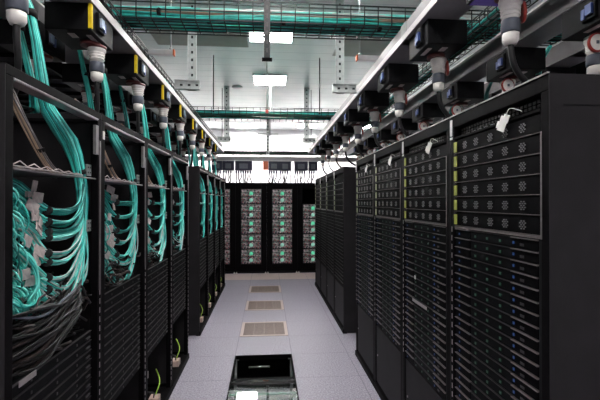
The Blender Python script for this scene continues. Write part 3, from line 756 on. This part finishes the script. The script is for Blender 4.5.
mesh_tray('y', 2.0, 9.0, -1.15, -.955, 2.775, .075, 'mesh tray running along the top of the inner left busway', 'mesh trays along the busways', wr=.0035, long_n=3)
mesh_tray('y', 1.2, 9.3, 1.40, 1.55, 2.79, .08, 'mesh tray running between the two right busways', 'mesh trays along the busways', wr=.0035, long_n=3)
def tray_fill(axis, a0, a1, c0, c1, z, layers, keys, r, n, label, wob=.012, name='tray_cables'):
    m = MB()
    for i in range(n):
        k = random.choice(keys); c = random.uniform(c0, c1); zz = z + random.random()*layers; pts = []
        st = 24; ph = random.random()*6
        for j in range(st+1):
            a = a0+(a1-a0)*j/st
            cc = min(c1, max(c0, c+wob*math.sin(ph+j*.9)+random.uniform(-wob, wob)*.5)); z2 = max(z, zz+random.uniform(-wob, wob)*.35)
            pts.append((a, cc, z2) if axis == 'x' else (cc, a, z2))
        m.tube(curve_pts(pts, 60), r, k, 6)
    o = m.build(name); return tag(o, label, 'cables', 'cables lying in the overhead trays', 'stuff')
tray_fill('x', -2.1, 3.5, 2.915, 3.145, 2.918, .035, ['teal', 'teallight', 'teal', 'teallight', 'tealdark'], .0075, 50, 'aqua cables filling the near overhead mesh tray')
tray_fill('x', -2.1, 3.5, 2.918, 3.0, 2.968, .02, ['teallight', 'teallight', 'teallight', 'whitecable'], .009, 18, 'pale aqua cables on top in the near overhead tray', .016)
o = MB().tube(curve_pts([(-2.1, 2.925, 2.955), (-.5, 2.93, 2.957), (.8, 2.925, 2.954), (3.5, 2.93, 2.957)], 30), .013, 'tan', 10).build('beige_conduit'); tag(o, 'beige conduit running through the near overhead mesh tray', 'conduit')
for i, (x, y, z) in enumerate(((-1.15, 2.95, 2.935), (-1.08, 3.05, 2.93), (-.75, 2.925, 2.958), (-.42, 3.0, 2.945), (.12, 2.95, 2.93), (.56, 2.99, 2.915), (.83, 2.97, 2.92), (1.25, 2.93, 2.958))):
    o = MB().lathe([(.026, -.013), (.029, 0), (.026, .013)], 'tie', (x, y, z), (1, 0, 0), 10).build('cable_strap'); tag(o, f'black strap round cables in the near overhead mesh tray, {ORD[i]} from left', 'cable strap', 'black straps in the near tray')
tray_fill('x', -2.1, 2.9, 6.03, 6.49, 2.92, .05, ['teal', 'green', 'tealdark', 'teal'], .011, 34, 'teal and green cables filling the middle overhead tray')
tray_fill('x', -2.1, 2.9, 9.975, 10.18, 2.815, .04, ['green', 'green', 'blackcable', 'tealdark'], .013, 16, 'dark green cables in the farthest overhead tray')
tray_fill('y', 2.1, 8.9, -1.13, -.975, 2.79, .045, ['blackcable', 'browncable', 'teal', 'green', 'blackcable'], .01, 16, 'mixed dark and aqua cables along the inner left busway')
tray_fill('y', 1.3, 9.2, 1.42, 1.53, 2.805, .04, ['teal', 'tealdark', 'whitecable', 'green'], .009, 12, 'aqua cables in the tray between the right busways')
# broad black ladder racks over the cabinets, heaped with dark cables
def ladder(x0, x1, y0, y1, z, label):
    r = empty('cable_ladder', ((x0+x1)/2, (y0+y1)/2, z)); tag(r, label, 'cable ladder', 'broad black cable ladders'); w = (x1-x0)/2; L = (y1-y0)/2
    MB().box(-w, -w+.03, -L, L, 0, .10, 'black').box(w-.03, w, -L, L, 0, .10, 'black').build('side_rails', r)
    m = MB(); y = -L
    while y < L: m.box(-w+.03, w-.03, y, y+.04, .0, .03, 'black'); y += .25
    m.build('rungs', r)
    MB().box(-w+.03, w-.03, -L, L, .031, .036, 'inside').build('base_sheet', r)
ladder(-2.75, -1.60, .2, 8.8, 2.62, 'broad black cable ladder over the backs of the left-hand racks')
ladder(2.45, 3.2, .2, 8.8, 2.62, 'broad black cable ladder over the backs of the right-hand racks')
for x0, x1, lb in ((-2.70, -1.65, 'left'), (2.50, 3.15, 'right')):
    m = MB()
    for i in range(60):
        x = random.uniform(x0, x1); z = random.uniform(2.668, 2.77)
        m.tube(curve_pts([(min(x1, max(x0, x+random.uniform(-.05, .05))), .25+8.5*j/10, max(2.668, z+random.uniform(-.02, .02))) for j in range(11)], 30), random.uniform(.009, .016), random.choice(['blackcable', 'blackcable', 'browncable', 'tealdark']), 5)
    o = m.build('ladder_cables'); tag(o, f'heap of dark cables lying in the broad {lb} cable ladder', 'cables', 'dark cables in the ladders', 'stuff')
# dark cables lying on the cabinet roofs
for s_, fx, ys, nm_ in ((-1, FXL, left_y, LN), (1, FXR, right_y, RN)):
    for n, y0 in enumerate(ys):
        m = MB()
        for i in range(12 if n < 4 else 7):
            d0 = random.uniform(.42, .95) if s_ < 0 else random.uniform(.45, .95); ss = random.uniform(.08, .6); pts = []
            for j in range(5):
                pts.append((s_*(fx+min(1.08, max(.42, d0+random.uniform(-.12, .12)))), y0+min(.7, max(.05, ss+random.uniform(-.2, .2))), RH+.012+random.uniform(0, .09 if s_ < 0 else .04)))
            m.tube(curve_pts(pts, 16), random.uniform(.007, .012), random.choice(['blackcable', 'browncable', 'blackcable', 'tagpink' if i == 0 else 'blackcable', 'tealdark' if i < 3 else 'blackcable']), 6)
        o = m.build('roof_cables'); tag(o, f'coiled dark cables lying on the roof of the {nm_[n]}', 'cables', 'coiled cables on the cabinet roofs', 'stuff')
# aqua bundles on the right behind the inner busway
for i in (0, 1, 2, 4, 5, 6):
    y = 2.72 + .70*i
    e = empty('fibre_cable_bundle', (1.88, y, 2.1)); tag(e, f'aqua fibre drop between the outer right busways, {ORD[i]} from the photographer', 'cable bundle', 'aqua drops over the right-hand racks')
    m = MB(); strand_bundle(m, [(.10, 0, .62), (.04, 0, .52), (0, 0, .35), (.01, .01, .15), (.04, .02, .0)], 16 if i < 4 else 8, .028, .006, ['teal', 'tealdark', 'teallight', 'tealdark'], .006, 14, 5, [.6, .6, .8, 1, 1.2]); m.build('cords', e)
    MB().lathe([(.028, -.012), (.028, .012)], 'tie', (0, 0, .40), (0, 0, 1), 10).build('cable_tie', e)
# more left drops, between plugs
for i in range(8):
    y = left_y[i] + .12
    e = empty('fibre_cable_bundle', (-1.22, y, 2.1)); tag(e, f'aqua fibre drop behind the inner busway over the {LN[i]}', 'cable bundle', 'aqua drops behind the inner left busway')
    m = MB(); strand_bundle(m, [(-.07, -.1, .75), (-.06, -.06, .55), (-.03, .0, .30), (-.02, .05, .12), (-.03, .09, .0)], 14, .022, .006, ['teal', 'tealdark', 'teal', 'teallight'], .006, 14, 5, [.6, .6, .8, 1, 1.2]); m.build('cords', e)
    MB().lathe([(.024, -.012), (.024, .012)], 'tie', (-.045, -.02, .42), (0, 0, 1), 10).build('cable_tie', e)

# ------------------------------------------------------------------ hangers, rods, struts
def perforated(x, y, z0, z1, w, label, foot):
    """perforated channel from ceiling with a horizontal arm at its foot; foot = (x_start, x_end)"""
    r = empty('perforated_hanger', (x, y, z0)); tag(r, label, 'hanger', 'perforated channel hangers')
    m = MB(); h = z1-z0
    m.box(-w/2, w/2, 0, .004, 0, h, 'galv').box(-w/2, -w/2+.004, -.012, 0, 0, h, 'galv').box(w/2-.004, w/2, -.012, 0, 0, h, 'galv'); m.build('channel', r)
    q = MB(); z = .14
    while z < h-.05: q.box(-.010, .010, -.002, -.0002, z, z+.026, 'wire'); z += .075
    q.build('slots', r)
    a, b_ = foot[0]-x, foot[1]-x
    f = MB().box(a, b_, -.035, -.013, 0, .09, 'galv').box(a, b_, -.06, -.035, 0, .006, 'galv').box(a, b_, -.06, -.035, .084, .09, 'galv'); f.build('foot_arm', r)
    q = MB(); t = min(a, b_)+.05
    while t < max(a, b_)-.03: q.box(t, t+.026, -.037, -.0352, .035, .055, 'wire'); t += .075
    q.build('arm_slots', r)
Zh = 2.60
for y, zz, lb in ((4.1, 2.725, 'near'), (7.56, 2.725, 'far')):
    perforated(-.735, y, zz, H, .085 if y < 5 else .10, f'galvanised perforated {lb} hanger left of the aisle centre', (-.655, -.895))
    perforated(.735, y, zz, H, .085 if y < 5 else .10, f'galvanised perforated {lb} hanger right of the aisle centre', (.655, .895))
def rod(x, y, z0, z1, r_, label, k='wire', grp='thin threaded rods'):
    o = MB().tube([(x, y, z0), (x, y, z1)], r_, k, 8).lathe([(r_*2.2, 0), (r_*2.2, .012)], 'galv', (x, y, z0+.03), (0, 0, 1), 6).build('threaded_rod'); tag(o, label, 'rod', grp)
rod(-.77, 5.98, 2.92, H, .008, 'thin dark rod carrying left end of the middle tray')
rod(.77, 5.98, 2.92, H, .008, 'thin dark rod carrying right side of the middle tray')
rod(-.83, 7.7, 2.80, H, .008, 'short thin rod behind the left far hanger')
rod(.83, 7.7, 2.80, H, .008, 'short thin rod behind the right far hanger')
rod(.0, 5.98, 2.92, H, .010, 'thin pale rod on the centre line above the middle tray', 'galv')
rod(-.78, 3.40, 2.84, H, .006, 'thin rod holding the left crossbar behind the near tray', 'galv')
rod(.78, 3.40, 2.84, H, .006, 'thin rod holding the right crossbar behind the near tray', 'galv')
for s in (-1, 1):
    r = empty('crossbar', (s*.76, 3.40, 2.78)); tag(r, 'pale grey crossbar with orange end cap on the %s, behind the near tray' % ('left' if s < 0 else 'right'), 'crossbar', 'crossbars with orange caps')
    MB().box(0, s*.95, -.02, .02, 0.0425, .0825, 'railedge').build('bar', r) if s < 0 else MB().box(0, s*.60, -.02, .02, 0.0425, .0825, 'railedge').build('bar', r)
    MB().box(-s*.012, 0, -.022, .022, .040, .085, 'orange').build('end_cap', r)
# centre struts
r = empty('strut_hanger', (.0, 2.84, 2.62)); tag(r, 'dark slotted strut hanging on the centre line in front of the near tray', 'hanger', 'centre line hangers')
MB().box(-.021, -.012, -.02, .02, 0, H-2.62, 'wire').box(.012, .021, -.02, .02, 0, H-2.62, 'wire').box(-.012, .012, .012, .02, 0, H-2.62, 'wire').build('strut', r)
q = MB()
for i in range(18): q.box(-.005, .005, .010, .0118, .05+.06*i, .08+.06*i, 'dimlip')
q.build('slots', r)
MB().box(-.035, .035, -.025, .025, -.01, .0, 'black').build('end_plate', r)
r = empty('strut_hanger', (.02, 9.88, 2.725)); tag(r, 'galvanised slotted strut hanging on the centre line above the end racks', 'hanger', 'centre line hangers')
MB().box(-.035, .035, -.01, .01, 0, H-2.725, 'galv').build('strut', r)
q = MB()
for i in range(12): q.box(-.012, .012, -.012, -.0102, .06+.08*i, .10+.08*i, 'wire')
q.build('slots', r)
MB().box(-.25, .25, -.03, -.0125, .52, .56, 'galv').build('cross_plate', r)
o = MB().tube([(.055, 7.2, 2.80), (.055, 7.2, H)], .012, 'whitecable', 8).build('white_pole'); tag(o, 'slim white pole just right of the centre line below the second ceiling light', 'pole')
o = MB().box(-.022, .022, 5.955, 5.975, 2.92, 2.97, 'red').build('red_clamp'); tag(o, 'small red clamp on the middle tray at the centre line', 'clamp')
# sprinkler-like disc on ceiling
o = MB().lathe([(.10, 0), (.10, -.012), (.06, -.03), (.02, -.035)], 'lampwhite', (-.55, 7.6, H), (0, 0, 1), 20).build('ceiling_detector'); tag(o, 'round white detector on the ceiling left of the second light', 'detector')

# ------------------------------------------------------------------ busway and drops above the end racks
r = empty('busway', (.3, 9.84, 2.60)); tag(r, 'grey busway crossing above the end racks', 'busway', 'overhead busways')
MB().box(-2.6, 2.4, -.05, .05, 0, .11, 'rail').build('housing', r); MB().box(-2.6, 2.4, -.055, -.05, .0, .012, 'railedge').build('edge_strip', r)
for i, (u, w) in enumerate([(218, 9), (229, 10), (244, 15), (274, 10), (285, 10), (301, 12), (313, 8)]):
    x = (u-267)/41.7 + .0; w = w*1.12/41.7
    x += .0
    r = empty('tap_off_box', (x, 9.84, 2.60)); tag(r, f'navy tap-off box above the end racks, {ORD[i]} from left', 'tap-off box', 'tap-off boxes above the end racks')
    MB().box(-w/2, w/2, -.08, .08, -.22, 0, 'bluebox').box(-w/4, w/4, -.085, -.08, -.18, -.06, 'collar').build('housing', r, bevel=.01)
    for j in range(max(3, int(w/.055))):
        xx = -w/2+.025+j*.055
        MB().lathe([(.02, 0), (.024, -.03), (.018, -.07)], 'bluebox', (xx, 0, -.22), (0, 0, 1), 8).build('gland', r)
        MB().tube(curve_pts([(xx, 0, -.28), (xx+random.uniform(-.02, .02), .0, -.38), (xx+random.uniform(-.05, .05), .04, -.47), (xx+random.uniform(-.05, .05), .06, -.53)], 10), .015, 'blackcable', 5).build('cable', r)
o = MB().box(-.09, .03, 9.76, 9.92, 2.40, 2.60, 'orange').build('red_junction_box'); tag(o, 'small red junction box hanging on the end busway at the centre line', 'junction box')
for i, u in enumerate([233, 261, 291, 318]):
    x = (u-267)/41.7
    o = MB().tube([(x, 9.95, 2.06), (x, 9.95, 2.80)], .011, 'wire', 6).build('support_post'); tag(o, f'thin black post between end racks and overhead tray, {ORD[i]} from left', 'post', 'thin posts above the end racks')
